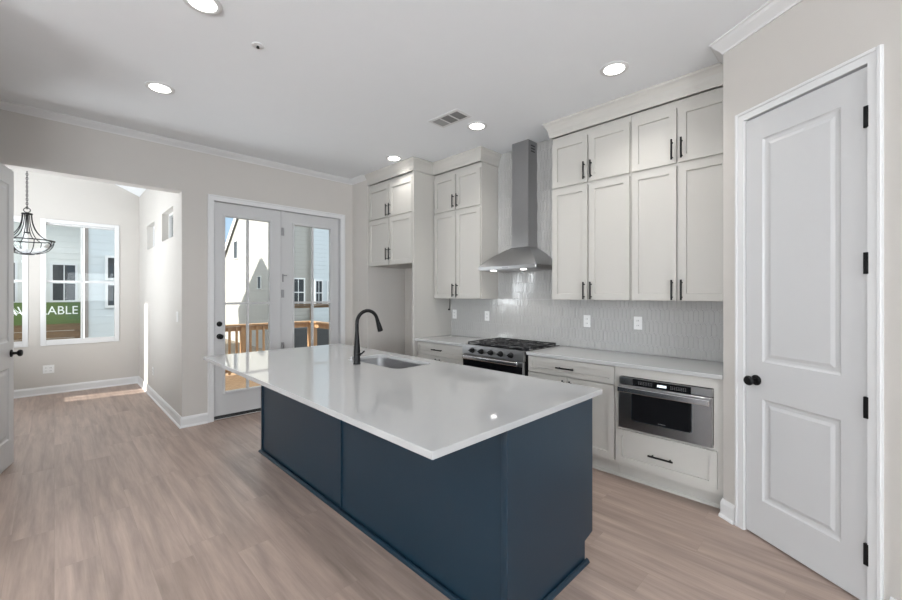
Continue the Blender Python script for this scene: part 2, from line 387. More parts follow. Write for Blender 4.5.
hx = Vector((-.412, 4.29, 0)); fx = Vector((-.247, 5.068, 0)); ax = (fx - hx).normalized(); ML = Matrix(((ax.x, -ax.y, 0, hx.x), (ax.y, ax.x, 0, hx.y), (0, 0, 1, 0), (0, 0, 0, 1)))
lw = (fx - hx).length
d4 = panel_door('door_4', ML, 0, lw, .012, 2.49, [(.11, lw - .105, 1.045, 2.355), (.11, lw - .105, .232, .828)])
knob(d4, ML, lw - .065, .945, .036)
MZL = Matrix(((0, -1, 0, -.42), (1, 0, 0, 0), (0, 0, 1, 0), (0, 0, 0, 1)))
casing('trim_4', MZL, 4.27, 5.075, 2.50, .055)

# french doors
def french(name, x0, x1, g0, g1, z0=.045, z1=2.50, zg0=.31, zg1=2.345, y=5.165):
    mb = MB()
    for a, b, c, d in ((x0, g0, z0, z1), (g1, x1, z0, z1), (g0, g1, z0, zg0), (g0, g1, zg1, z1)): mb.box(a, b, y, y + .045, c, d)
    d = tag(mb.build(name, M_DOOR), kind='structure')
    s = MB(); w = .026
    for a, b, c, e in ((g0 - w, g0, zg0 - w, zg1 + w), (g1, g1 + w, zg0 - w, zg1 + w), (g0, g1, zg0 - w, zg0), (g0, g1, zg1, zg1 + w)): s.box(a, b, y - .010, y, c, e, .004)
    s.build('glazing_bead', M_DOOR, d)
    c = (g0 + g1) / 2; m = MB(); m.box(c - .012, c + .012, y + .004, y + .040, zg0, zg1)
    for a, b in ((g0, c - .012), (c + .012, g1)): m.box(a, b, y + .004, y + .040, 1.322, 1.346)
    m.build('muntin', M_DOOR, d)
    MB().box(g0, g1, y + .019, y + .025, zg0, zg1).build('pane', M_GLASS, d)
    MB().box(x0, x1, y - .004, y + .04, z0 - .026, z0).build('door_sweep', M_RUBBER, d)
    return d
d1 = french('door_1', 1.288, 2.052, 1.412, 1.914)
d2 = french('door_2', 2.094, 2.862, 2.226, 2.738)
for z in (1.10, .957):
    MB().lathe([(.030, 0), (.030, -.008), (.024, -.014), (.020, -.030), (.014, -.034)] if z > 1 else [(.031, 0), (.031, -.008), (.014, -.012), (.014, -.035), (.027, -.045), (.029, -.058), (.020, -.068)], (1.352, 5.165, z), 'y', 20).build('deadbolt' if z > 1 else 'door_knob', M_BLACK, d1, True)
mb = MB()                                        # frame, mullion, threshold
for a, b, c, d in ((1.265, 1.286, 0, 2.535), (2.874, 2.895, 0, 2.535), (1.286, 2.874, 2.506, 2.535)): mb.box(a, b, YB - .002, YB + .14, c, d)
mb.box(2.054, 2.092, 5.158, 5.25, .02, 2.506)
struct('trim_5', mb, M_DOOR)
struct('trim_6', MB().box(1.286, 2.874, 5.12, 5.27, 0, .019, .004), M_CHROME)
casing('trim_7', Matrix.Translation((0, YB, 0)), 1.283, 2.885, 2.512, .058)
for z in (2.24, 1.45, .78): MB().lathe([(.008, -.05), (.008, .05)], (2.072, 5.150, z), 'z', 10).box(2.054, 2.090, 5.152, 5.158, z - .05, z + .05).build('hinge', M_HINGEG, d1, True)
MB().box(2.072, 2.125, 5.143, 5.152, 1.675, 1.69).box(2.066, 2.08, 5.143, 5.158, 1.60, 1.70).build('flip_latch', M_HINGEG, d2)

# ------------------------------------------------------------------ windows
def window(name, x0, x1, z0, z1, yg, sill=True):
    """double casement over double: vinyl frame in the far wall (along x)"""
    f = MB(); t = .032
    for a, b, c, d in ((x0, x0 + t, z0, z1), (x1 - t, x1, z0, z1), (x0 + t, x1 - t, z0, z0 + t), (x0 + t, x1 - t, z1 - t, z1)): f.box(a, b, yg - .035, yg + .035, c, d)
    w = tag(f.build(name, M_TRIM), kind='structure')
    c = (x0 + x1) / 2; zm = (z0 + z1) / 2 + .02
    MB().box(c - .010, c + .010, yg - .02, yg + .02, z0 + t, z1 - t).build('mullion', M_TRIM, w)
    m = MB()
    for a, b in ((x0 + t, c - .010), (c + .010, x1 - t)): m.box(a, b, yg - .022, yg + .022, zm - .015, zm + .015)
    m.build('meeting_rail', M_TRIM, w)
    MB().box(x0 + t, x1 - t, yg - .003, yg + .003, z0 + t, z1 - t).build('pane', M_GLASS, w)
    return w
window('window_1', -.135, .725, .735, 2.49, YF + .085)
window('window_2', -1.13, -.27, .735, 2.49, YF + .085)
for i, (a, b) in enumerate(((-.135, .725), (-1.13, -.27))):
    mb = MB(); t = .05
    for p, q_, c, d in ((a - .008, a + t, .70, 2.53), (b - t, b + .008, .70, 2.53), (a + t, b - t, .70, .70 + t + .03), (a + t, b - t, 2.53 - t, 2.53)): mb.box(p, q_, YF - .014, YF + .05, c, d, .003)
    struct('trim_%d' % (8 + i), mb, M_TRIM)
for i, (a, b) in enumerate(((5.58, 6.26), (6.80, 7.42))):
    mb = MB(); t = .03; z0, z1 = (2.115, 2.47) if i == 0 else (2.10, 2.45)
    for p, q_, c, d in ((a, a + t, z0, z1), (b - t, b, z0, z1), (a + t, b - t, z0, z0 + t), (a + t, b - t, z1 - t, z1)): mb.box(XO + .07, XO + .12, p, q_, c, d)
    w = tag(mb.build('window_%d' % (3 + i), M_TRIM), kind='structure')
    MB().box(XO + .093, XO + .099, a + t, b - t, z0 + t, z1 - t).build('pane', M_GLASS, w)
def bigwin(name, M, x0, x1, z0, z1):
    mb = MB(M); t = .06
    for a, b, c, d in ((x0, x0 + t, z0, z1), (x1 - t, x1, z0, z1), (x0 + t, x1 - t, z0, z0 + t), (x0 + t, x1 - t, z1 - t, z1), ((x0 + x1) / 2 - .03, (x0 + x1) / 2 + .03, z0 + t, z1 - t)): mb.box(a, b, .05, .12, c, d)
    return struct(name, mb, M_TRIM)
MRE = Matrix(((-1, 0, 0, 0), (0, -1, 0, -5), (0, 0, 1, 0), (0, 0, 0, 1)))
bigwin('window_5', MRE, 1.3, 3.9, .4, 2.7); bigwin('window_6', MRE, -2.9, -.3, .4, 2.7)
MLE = Matrix(((0, -1, 0, -5), (1, 0, 0, 0), (0, 0, 1, 0), (0, 0, 0, 1)))
w7 = bigwin('window_7', MLE, -1.3, 1.7, .4, 2.7)
MB().box(-5.045, -5.04, -1.24, 1.64, .46, 2.64).build('sun_blocker', M_PLATE, w7)  # unseen panel added to keep the sun out behind the side fill
MSL = Matrix(((0, -1, 0, -XP), (1, 0, 0, 0), (0, 0, 1, 0), (0, 0, 0, 1)))
w8 = bigwin('window_8', MSL, 5.6, 7.1, .75, 2.55)  # unseen window added as a place for the breakfast room fill lamp
MB().box(-XP - .06, -XP - .055, 5.66, 7.04, .80, 2.50).build('sun_blocker', M_PLATE, w8)  # panel added behind that lamp to stop sun patches on the floor
bigwin('window_9', MSL, 7.60, 8.02, .78, 2.75)

# ------------------------------------------------------------------ cabinets (frame for the right wall: x = -Y, y = +X)
def MR(X): return Matrix(((0, 1, 0, X), (-1, 0, 0, 0), (0, 0, 1, 0), (0, 0, 0, 1)))
def shaker(X, y0, y1, z0, z1, rail=.052, th=.020):
    """one shaker front facing -X, its face at X"""
    mb = MB()
    for a, b, c, d in ((y0, y0 + rail, z0, z1), (y1 - rail, y1, z0, z1), (y0 + rail, y1 - rail, z0, z0 + rail), (y0 + rail, y1 - rail, z1 - rail, z1)):
        mb.box(X, X + th, a, b, c, d)
    a, b, c, d = y0 + rail, y1 - rail, z0 + rail, z1 - rail
    loops = []
    for ins, dep in ((0, 0), (.003, .012)):
        loops.append([(X + dep, a + ins, c + ins), (X + dep, b - ins, c + ins), (X + dep, b - ins, d - ins), (X + dep, a + ins, d - ins)])
    mb.loft(loops, False, True)
    bmesh.ops.remove_doubles(mb.bm, verts=mb.bm.verts[:], dist=1e-5)
    return mb
def pull(parent, X, y, z, ln=.155, vert=True):
    mb = MB(); off = .032
    if vert:
        mb.lathe([(.0070, -ln / 2), (.0070, ln / 2)], (X - off, y, z), 'z', 10)
        for s in (-1, 1): mb.lathe([(.005, -off), (.005, 0)], (X, y, z + s * ln * .36), 'x', 8)
    else:
        mb.lathe([(.0070, -ln / 2), (.0070, ln / 2)], (0, 0, 0), 'z', 10)
        for v in mb.bm.verts: v.co = Vector((X - off, y + v.co.z, z + v.co.x if False else z + v.co.y))
        for v in list(mb.bm.verts): pass
        mb2 = MB(); pts = [(X - off, y - ln / 2, z), (X - off, y + ln / 2, z)]
        mb.bm.free(); mb = MB(); mb.tube(pts, .0070, 10)
        for s in (-1, 1): mb.lathe([(.005, -off), (.005, 0)], (X, y + s * ln * .36, z), 'x', 8)
    return tag(mb.build('handle', M_BLACK, parent, True), 'black bar handle')
def carcass(name, X, y0, y1, z0, z1, parent, back=XW - .01, th=.02):
    return MB().box(X + .021, back, y0, y1, z0, z1).build(name, M_CAB, parent)
def upper(label, X, y0, y1, z0, z1, hz, group='upper kitchen cabinets', d0=None, d1=None, dz0=None, dz1=None):
    t = thing('upper_cabinet', label, 'cabinet', (X + .18, (y0 + y1) / 2, z0), group)
    carcass('body', X, y0, y1, z0, z1, t)
    a = d0 if d0 else y0 + .008; b = d1 if d1 else y1 - .008; c = (a + b) / 2; g = .008
    za = dz0 or z0 + .004; zb = dz1 or z1 - .006
    for s, (p, q_) in ((1, (a, c - g)), (-1, (c + g, b))):
        d = shaker(X, p, q_, za, zb).build('door', M_CAB, t)
        pull(d, X, c - s * (g + .025), hz)
    return t
XU = 3.395; XR = 3.078
upper('lower tall upper cabinet beside the pantry wall', XU, .622, 1.322, 1.39, 2.434, 1.475)
upper('small top cabinet at the ceiling beside the pantry wall', XU, .622, 1.322, 2.434, 2.933, 2.552, dz1=2.872, dz0=2.452)
upper('lower tall upper cabinet just right of the steel hood', XU, 1.324, 2.066, 1.39, 2.434, 1.475)
upper('small top cabinet at the ceiling just right of the steel hood', XU, 1.324, 2.066, 2.434, 2.933, 2.552, dz1=2.872, dz0=2.452)
upper('lower tall upper cabinet just left of the steel hood', XU, 2.972, 3.745, 1.39, 2.434, 1.49)
upper('small top cabinet at the ceiling just left of the steel hood', XU, 2.972, 3.745, 2.434, 2.933, 2.552, dz1=2.872, dz0=2.452)
upper('lower deep cabinet directly over the empty refrigerator recess', XR, 3.785, 4.738, 1.823, 2.434, 1.965)
upper('top deep cabinet at the ceiling above the refrigerator recess', XR, 3.785, 4.738, 2.434, 2.933, 2.535, dz1=2.868, dz0=2.45)
tag(MB().box(XR, XW - .004, 3.7525, 3.7835, 0, 2.933, .001).build('refrigerator_side_panel', M_CAB), 'tall cream panel standing between the drawer base and the refrigerator recess', 'panel')
# cabinet crown
def ccprof(): return [(0, CZ - .001), (0, 2.934), (.012, 2.934), (.014, 2.944), (.018, 2.955), (.022, 2.985), (.032, 3.015), (.046, 3.04), (.056, 3.052), (.060, 3.055), (.060, CZ - .001)]
tag(MB().sweep([(XU, .622), (XU, 2.066), (XW - .011, 2.066)], ccprof()).build('cabinet_crown', M_CAB), 'cream crown moulding along the ceiling over the cabinets right of the hood', 'crown moulding', 'cabinet crowns')
tag(MB().sweep([(XW - .011, 2.972), (XU, 2.972), (XU, 3.752), (XR, 3.752), (XR, 4.738)], ccprof()).build('cabinet_crown', M_CAB), 'cream crown moulding stepping along the ceiling left of the hood', 'crown moulding', 'cabinet crowns')

# base cabinets
XF = 3.118; XC = 3.088; KZ = .914
def basebody(t, y0, y1, z1=.884):
    MB().box(XF + .021, XW - .01, y0, y1, .115, z1).build('body', M_CAB, t)
    MB().box(XF + .080, XF + .095, y0, y1, 0, .115).sweep([(XF + .080, y0), (XF + .080, y1)], [(0, 0), (.014, 0), (.012, .010), (.004, .019), (0, .019)]).build('toe_kick', M_CAB, t)
t = thing('base_cabinet', 'cream base cabinet with drawer over two doors, right of the gas range', 'cabinet', (3.4, 1.74, 0), 'base kitchen cabinets')
basebody(t, 1.334, 2.150)
d = shaker(XF, 1.342, 2.142, .738, .874, .038).build('drawer', M_CAB, t); pull(d, XF, 1.757, .806, .165, False)
for a, b, s in ((1.342, 1.739, 1), (1.745, 2.142, -1)):
    d = shaker(XF, a, b, .145, .728).build('door', M_CAB, t); pull(d, XF, (1.739 - .03) if s == 1 else (1.745 + .03), .63)
t = thing('base_cabinet', 'cream base cabinet with drawer, between the gas range and tall panel', 'cabinet', (3.4, 3.35, 0), 'base kitchen cabinets')
basebody(t, 2.945, 3.750)
d = shaker(XF, 2.957, 3.738, .738, .874, .038).build('drawer', M_CAB, t); pull(d, XF, 3.37, .806, .165, False)
for a, b, s in ((2.957, 3.345, 1), (3.351, 3.738, -1)):
    d = shaker(XF, a, b, .145, .728).build('door', M_CAB, t); pull(d, XF, 3.345 - .03 if s == 1 else 3.351 + .03, .63)
t = thing('microwave_cabinet', 'cream base cabinet holding the drawer microwave over a wide bottom drawer', 'cabinet', (3.4, .98, 0), 'base kitchen cabinets')
MB().box(XF + .58, XW - .01, .622, 1.332, .115, .884).build('back', M_CAB, t)
fb = MB(); 
for a, b, c, e in ((.622, .676, .115, .884), (1.296, 1.332, .115, .884), (.676, 1.296, .812, .884), (.676, 1.296, .115, .415)): fb.box(XF + .014, XF + .59, a, b, c, e)
fb.build('body', M_CAB, t)
MB().box(XF + .080, XF + .095, .622, 1.332, 0, .115).sweep([(XF + .080, .622), (XF + .080, 1.332)], [(0, 0), (.014, 0), (.012, .010), (.004, .019), (0, .019)]).build('toe_kick', M_CAB, t)
d = shaker(XF - .006, .654, 1.324, .148, .400, .045).build('drawer', M_CAB, t); pull(d, XF - .006, .995, .262, .165, False)

# worktops
tag(MB().box(XC, XW - .001, .6165, 2.146, .885, KZ, .003).build('worktop', M_QUARTZ), 'white quartz worktop running from the range to the pantry wall', 'worktop', 'wall worktops')
tag(MB().box(XC, XW - .001, 2.94, 3.7515, .885, KZ, .003).build('worktop', M_QUARTZ), 'short white quartz worktop between the range and tall side panel', 'worktop', 'wall worktops')

# ------------------------------------------------------------------ picket tile backsplash
bs = thing('backsplash', 'grey glazed picket tile covering the wall behind range and hood', 'backsplash', (XW, 2.2, KZ))
def tiles(y0, y1, z0, z1, mb):
    w = .036; pt = .020; row = .108; h = row + pt; g = .0020
    nr = int((z1 - z0) / row) + 3; nc = int((y1 - y0) / w) + 3
    for r in range(-1, nr):
        for c in range(-1, nc):
            cy = y0 + c * w + (w / 2 if r % 2 else 0); cz = z0 + r * row + .02
            hw = w / 2 - g / 2; hh = h / 2 - g * .6; sh = hh - pt
            pts = [(cy - hw, cz - sh), (cy, cz - hh), (cy + hw, cz - sh), (cy + hw, cz + sh), (cy, cz + hh), (cy - hw, cz + sh)]
            # clip to the covered rectangle
            def clip(P, k, lim, keep):
                out = []
                for i in range(len(P)):
                    A, B = P[i], P[(i + 1) % len(P)]; ia, ib = keep(A[k], lim), keep(B[k], lim)
                    if ia: out.append(A)
                    if ia != ib:
                        f = (lim - A[k]) / (B[k] - A[k]); out.append((A[0] + f * (B[0] - A[0]), A[1] + f * (B[1] - A[1])))
                return out
            for k, lim, keep in ((0, y0 + .001, lambda a, l: a >= l), (0, y1 - .001, lambda a, l: a <= l), (1, z0 + .001, lambda a, l: a >= l), (1, z1 - .001, lambda a, l: a <= l)):
                pts = clip(pts, k, lim, keep) if len(pts) > 2 else []
            if len(pts) < 3: continue
            my = sum(p[0] for p in pts) / len(pts); mz = sum(p[1] for p in pts) / len(pts)
            if max(p[0] for p in pts) - min(p[0] for p in pts) < .006 or max(p[1] for p in pts) - min(p[1] for p in pts) < .006: continue
            ty, tz = random.gauss(0, .010), random.gauss(0, .008)
            def X(p, dep): return XW - dep + ty * (p[0] - my) + tz * (p[1] - mz)
            sh_ = lambda p, k: (my + (p[0] - my) * k, mz + (p[1] - mz) * k)
            loops = []
            for k, dep in ((1, .001), (1, .0062), (.93, .0078)):
                loops.append([(XW - .001 if dep == .001 else X(sh_(p, k), dep), *sh_(p, k)) for p in pts])
            mb.loft(loops, False, True)
tm = MB(); tiles(.616, 3.7515, KZ + .001, 1.389, tm); tiles(2.067, 2.971, 1.389 + .001, CZ - .001, tm)
tm.build('tile_field', M_TILE, bs, True, 12)
MB().box(XW - .0035, XW - .0005, .616, 3.7515, KZ + .001, 1.389).box(XW - .0035, XW - .0005, 2.067, 2.971, 1.389, CZ - .001).build('grout', M_GROUT, bs)

# ------------------------------------------------------------------ gas range
rg = thing('gas_range', 'stainless slide-in gas range with black grates under the hood', 'range', (3.4, 2.543, 0))
r0, r1 = 2.156, 2.930
MB().box(3.095, XW - .012, r0, r1, .10, .905).box(3.14, 3.65, r0 + .04, r1 - .04, 0, .10).build('body', M_BLACK, rg)
MB().box(3.085, XW - .012, r0, r1, .905, .918, .003).build('cooktop', M_BLACKG, rg)
mb = MB(); mb.prism([(3.060, .822), (3.100, .822), (3.100, .918), (3.066, .918)], lambda p, s: (p[0], r0 + s * (r1 - r0), p[1])).build('control_panel', M_STEEL, rg)
for i in range(5):
    y = 2.785 - i * .1225; n = Vector((-.998, 0, .06))
    k = MB(Matrix.Translation((3.0625, y, .866)) @ n.to_track_quat('Z', 'Y').to_matrix().to_4x4())
    k.lathe([(.027, 0), (.027, .006), (.021, .008), (.020, .032), (.017, .036)], (0, 0, 0), 'z', 20).box(-.019, .019, -.005, .005, .034, .044)
    k.build('control_knob', M_BLACK, rg, True)
od = MB().box(3.062, 3.095, r0 + .004, r1 - .004, .30, .815, .004).build('oven_door', M_STEEL, rg)
MB().box(3.058, 3.0615, r0 + .012, r1 - .012, .34, .768).build('oven_window', M_BLACKG, od)
mb = MB().box(3.022, 3.044, r0 + .045, r1 - .028, .774, .814, .008, 3)
for y in (r0 + .075, r1 - .06): mb.box(3.036, 3.062, y - .012, y + .012, .785, .805, .003)
mb.build('oven_handle', M_STEELB, od, True)
MB().box(3.062, 3.095, r0 + .004, r1 - .004, .11, .29, .004).build('storage_drawer', M_STEEL, rg)
for k in range(3):
    a = r0 + .02 + k * (r1 - r0 - .04) / 3; b = a + (r1 - r0 - .04) / 3 - .006; g = MB(); z0, z1 = .932, .945
    x0, x1 = 3.12, 3.66
    for p, q_, c, e in ((x0, x1, a, a + .012), (x0, x1, b - .012, b), (x0, x0 + .012, a, b), (x1 - .012, x1, a, b), ((x0 + x1) / 2 - .006, (x0 + x1) / 2 + .006, a, b)): g.box(p, q_, c, e, z0, z1, .002)
    for cx in (x0 + .14, x1 - .14):
        m_ = (a + b) / 2; g.box(cx - .09, cx + .09, m_ - .005, m_ + .005, z0, z1, .002).box(cx - .005, cx + .005, a, b, z0, z1, .002)
    for px in (x0 + .006, x1 - .006):
        for py in (a + .006, b - .006): g.box(px - .006, px + .006, py - .006, py + .006, .918, z0)
    g.build('grate', M_IRON, rg)
    for cx in (x0 + .14, x1 - .14):
        MB().lathe([(.045, 0), (.045, .008), (.036, .010), (.034, .013), (.015, .015)], (cx, (a + b) / 2, .918), 'z', 20).build('burner', M_IRON, rg, True)

# ------------------------------------------------------------------ range hood
hd = thing('range_hood', 'stainless chimney range hood with curved canopy on the tiled wall', 'range hood', (3.6, 2.55, 1.70))
h0, h1, hX = 2.178, 2.918, 3.298; c0, c1, cX = 2.430, 2.645, 3.540
MB().box(cX, XW - .0105, c0, c1, 1.93, 2.50).box(cX + .003, XW - .0105, c0 + .003, c1 - .003, 2.50, CZ - .002).build('chimney', M_STEEL, hd)
mb = MB()
for k in range(3): mb.box(cX + .05, cX + .12, c0 - .0005, c0 + .004, 2.955 + k * .03, 2.967 + k * .03)
mb.build('vent_slot', M_SLOT, hd)
loops = []
N = 14
for i in range(N + 1):
    t_ = i / N; a = t_ * math.pi / 2
    zz = 1.738 + (1.945 - 1.738) * math.sin(a) ** 1.0; k = 1 - (1 - math.cos(a))       # 1 at the lip, 0 at the chimney, bowed outwards
    k = .8 * (1 - t_) + .2 * k; zz = 1.738 + .207 * (.75 * t_ + .25 * math.sin(a))
    x = cX + (hX - cX) * k; y0_ = c0 + (h0 - c0) * k; y1_ = c1 + (h1 - c1) * k
    loops.append([(x, y0_, zz), (XW - .0105, y0_, zz), (XW - .0105, y1_, zz), (x, y1_, zz)])
MB().loft(loops, False, True).build('canopy', M_STEEL, hd, True, 40)
MB().box(hX, XW - .0105, h0, h1, 1.700, 1.738, .003).build('lip', M_STEEL, hd)
MB().box(hX + .03, XW - .03, h0 + .03, h1 - .03, 1.696, 1.700).build('filter', M_HINGEG, hd)
mb = MB()
for k in range(5): mb.box(hX - .002, hX + .001, 2.55 - .03 + k * .015 - .004, 2.55 - .03 + k * .015 + .004, 1.714, 1.722)
mb.build('button', M_SLOT, hd)
for y in (2.36, 2.745):
    b = MB().lathe([(.030, 0), (.030, -.005), (.022, -.008)], (hX + .055, y, 1.696), 'z', 20).build('hood_lamp', M_LENS, hd, True)
    l = bpy.data.lights.new('hood_lamp_light', 'SPOT'); l.energy = 3; l.spot_size = R(120); l.spot_blend = .6; l.shadow_soft_size = .03; l.color = (1, .95, .88)
    lo = bpy.data.objects.new('hood_lamp_light', l); COL.objects.link(lo); lo.parent = b; lo.location = Vector((hX + .055, y, 1.682)) - Vector(hd.location)

# ------------------------------------------------------------------ drawer microwave
mw = thing('drawer_microwave', 'stainless drawer microwave set in the base cabinet near the pantry door', 'microwave', (3.3, .985, .42))
m0, m1 = .677, 1.295; mX = 3.086
MB().box(XF + .006, 3.60, m0 + .006, m1 - .006, .424, .806).build('housing', M_BLACK, mw)
MB().box(3.100, XF + .006, m0, m1, .757, .808, .002).build('control_trim', M_STEEL, mw)
cpn = MB().box(3.096, 3.100, m0 + .125, m1 - .105, .757, .806).build('control_panel', M_BLACKG, mw)
MB().box(3.0945, 3.096, .957, 1.018, .772, .788).build('display', M_DISP, cpn)
mb = MB()
for k in range(9):
    pass
for o_ in (1.055, .835):
    mb = MB()
    for k in range(9):
        for r_ in range(3): mb.box(3.0953, 3.096, o_ + k * .0115 - .0025, o_ + k * .0115 + .0025, .770 + r_ * .009, .773 + r_ * .009)
    mb.build('button_legend', M_HINGEG, cpn)
df = MB().box(mX, XF + .006, m0, m1, .424, .752, .004).build('drawer_front', M_STEEL, mw)
def rrect(y0, y1, z0, z1, r, n=6):
    P = []
    for cy, cz, a in ((y1 - r, z1 - r, 0), (y0 + r, z1 - r, 90), (y0 + r, z0 + r, 180), (y1 - r, z0 + r, 270)):
        for i in range(n + 1): t_ = R(a + 90 * i / n); P.append((cy + r * math.cos(t_), cz + r * math.sin(t_)))
    return P
for nm, a, m_, dep in (('window_trim', .006, M_CHROME, .002), ('window', 0, M_BLACKG, .004)):
    MB().prism(rrect(.796 - a, 1.190 + a, .500 - a, .703 + a, .016), lambda p, s: (mX - s * dep, p[0], p[1])).build(nm, m_, df)
mb = MB()
for k, wd in enumerate((.007, .007, .008, .007, .007)): mb.box(mX - .0046, mX - .004, 1.005 - k * .0105 - wd / 2, 1.005 - k * .0105 + wd / 2, .508, .513)
mb.build('window_badge', M_HINGEG, df)
mb = MB().box(mX - .036, mX - .020, m0 + .008, m1 - .006, .704, .744, .004, 2)
for y in (m0 + .05, m1 - .04): mb.box(mX - .022, mX + .002, y - .012, y + .012, .715, .735)
mb.build('drawer_handle', M_STEELB, df)

# ------------------------------------------------------------------ island
IX0, IX1, IY0, IY1 = .900, 2.175, 1.000, 3.905
isl = thing('kitchen_island', 'long navy blue panelled kitchen island standing on the plank floor', 'kitchen island', (1.73, 2.45, 0))
bx0, bx1, by0, by1 = 1.352, 2.122, 1.034, 3.84
MB().box(bx0 + .008, bx0 + .028, by0 + .02, by1 - .02, 0, .885).build('front_panel', M_NAVY, isl)
for (y0, y1) in ((by0, by0 + .02), (by1 - .02, by1)):
    MB().prism([(bx0 + .03, 0), (2.052, 0), (2.052, .115), (bx1, .145), (bx1, .885), (bx0 + .03, .885)] if False else [(bx0 + .03, 0), (2.035, 0), (2.035, .112), (bx1, .130), (bx1, .885), (bx0 + .03, .885)], lambda p, s: (p[0], y0 + s * (y1 - y0), p[1])).build('end_panel', M_NAVY, isl)
for y in (by0 - .004, 2.405, by1 - .022):
    wdt = .030 if y != 2.405 else .026
    MB().box(bx0 - .004, bx0 + .012 if y == 2.405 else bx0 + .03, y, y + wdt, 0, .885, .0015).build('batten', M_NAVY, isl)
MB().box(2.015, 2.035, by0 + .02, by1 - .02, 0, .125).build('toe_kick', M_NAVY, isl)
MB().box(2.085, 2.102, by0 + .02, by1 - .02, .125, .885).build('back_panel', M_NAVY, isl)
MB().sweep([(2.045, by0 - .0045), (bx0 - .0045, by0 - .0045), (bx0 - .0045, by1 + .001), (2.045, by1 + .001)][::-1], [(0, 0), (.018, 0), (.017, .008), (.011, .017), (.003, .020), (0, .020)]).build('shoe_moulding', M_NAVY, isl) if False else \
    MB().sweep([(2.045, by0 - .0045), (bx0 - .0045, by0 - .0045), (bx0 - .0045, by1 + .001), (2.045, by1 + .001)], [(0, 0), (.018, 0), (.017, .008), (.011, .017), (.003, .020), (0, .020)]).build('shoe_moulding', M_NAVY, isl)
n_d = 5
for i in range(n_d):                                # doors on the working side
    a = by0 + .03 + i * (by1 - by0 - .06) / n_d; b = a + (by1 - by0 - .06) / n_d - .006
    mb = MB(); mb.box(2.102, 2.122, a, b, .14, .875); mb.build('door', M_NAVY, isl)

def plate(outer, inner, z0, z1, name, m):
    bm = bmesh.new()
    def ringv(pts, z): return [bm.verts.new((x, y, z)) for x, y in pts]
    allv = {}
    for z in (z0, z1):
        o = ringv(outer, z); i = ringv(inner, z)
        es = [bm.edges.new((o[k], o[(k + 1) % len(o)])) for k in range(len(o))] + [bm.edges.new((i[k], i[(k + 1) % len(i)])) for k in range(len(i))]
        bmesh.ops.triangle_fill(bm, use_beauty=True, use_dissolve=False, edges=es)
        allv[z] = (o, i)
    for w in (0, 1):
        a, b = allv[z0][w], allv[z1][w]
        for k in range(len(a)): bm.faces.new([a[k], a[(k + 1) % len(a)], b[(k + 1) % len(a)], b[k]])
    bmesh.ops.recalc_face_normals(bm, faces=bm.faces[:])
    me = bpy.data.meshes.new(name); bm.to_mesh(me); bm.free(); me.materials.append(m)
    o = bpy.data.objects.new(name, me); COL.objects.link(o); return o
SX0, SX1, SY0, SY1 = 1.712, 2.066, 2.275, 2.955
hole = rrect(SX0, SX1, SY0, SY1, .07, 8)
e = .004
ct = plate([(IX0, IY0), (IX1, IY0), (IX1, IY1), (IX0, IY1)], hole, .885, KZ, 'island_worktop', M_QUARTZ)
tag(ct, 'large white quartz worktop overhanging the navy island', 'worktop')
bv = ct.modifiers.new('edge', 'BEVEL'); bv.width = .003; bv.segments = 2; bv.limit_method = 'ANGLE'; bv.angle_limit = R(50)
# sink bowl
sk = thing('sink', 'undermount stainless sink bowl set in the island worktop', 'sink', ((SX0 + SX1) / 2, (SY0 + SY1) / 2, .68))
cx, cy = (SX0 + SX1) / 2, (SY0 + SY1) / 2
loops = []
for k, z in ((1.045, .8835), (1.01, .8835), (1.008, .87), (.985, .72), (.94, .70), (.86, .692), (.12, .686)):
    loops.append([(cx + (p[0] - cx) * k, cy + (p[1] - cy) * k, z) for p in hole])
MB().loft(loops, False, True).build('bowl', mat('satin_steel', (.40, .40, .405), .42, metal=1, noise=.03), sk, True, 50)
MB().lathe([(.045, 0), (.045, .004), (.038, .005), (.030, .002), (.012, .003)], (cx, cy, .6865), 'z', 24).build('drain', M_CHROME, sk, True)
# faucet
fx_, fy_ = 1.630, 2.664
fa = thing('faucet', 'matte black gooseneck pull-down faucet standing beside the island sink', 'faucet', (fx_, fy_, KZ))
MB().lathe([(.028, 0), (.028, .006), (.0255, .012), (.0245, .10), (.017, .20), (.0135, .25)], (fx_, fy_, KZ + .0003), 'z', 24).build('base', M_BLACK, fa, True)
pts = [(fx_, fy_, KZ + .24), (fx_, fy_, KZ + .30)]
rad = .092; zc = KZ + .309
for i in range(1, 17):
    t_ = R(180 - i * 10.4); pts.append((fx_ + rad + rad * math.cos(t_), fy_, zc + rad * math.sin(t_)))
MB().tube(pts, .0135, 14).build('neck', M_BLACK, fa, True)
pe = Vector(pts[-1]); dr = (Vector(pts[-1]) - Vector(pts[-2])).normalized()
MB().tube([pe - dr * .004, pe + dr * .02, pe + dr * .07, pe + dr * .098, pe + dr * .10], [.0145, .0155, .0205, .0215, .018], 16).build('spray_head', M_BLACK, fa, True)
MB().tube([(fx_, fy_ - .018, KZ + .075), (fx_, fy_ - .045, KZ + .078)], .011, 12).tube([(fx_, fy_ - .040, KZ + .078), (fx_ + .012, fy_ - .056, KZ + .088), (fx_ + .024, fy_ - .066, KZ + .104)], .0055, 10).build('lever', M_BLACK, fa, True)
aw = thing('soap_dispenser', 'small chrome dispenser on the island worktop left of the faucet', 'soap dispenser', (1.752, 2.985, KZ))
aw.location = (1.700, 2.860, KZ); ax_, ay_ = 1.700, 2.860
MB().lathe([(.023, 0), (.023, .005), (.014, .008), (.012, .014), (.012, .022), (.008, .024)], (ax_, ay_, KZ + .0003), 'z', 20).build('body', M_STEEL, aw, True)
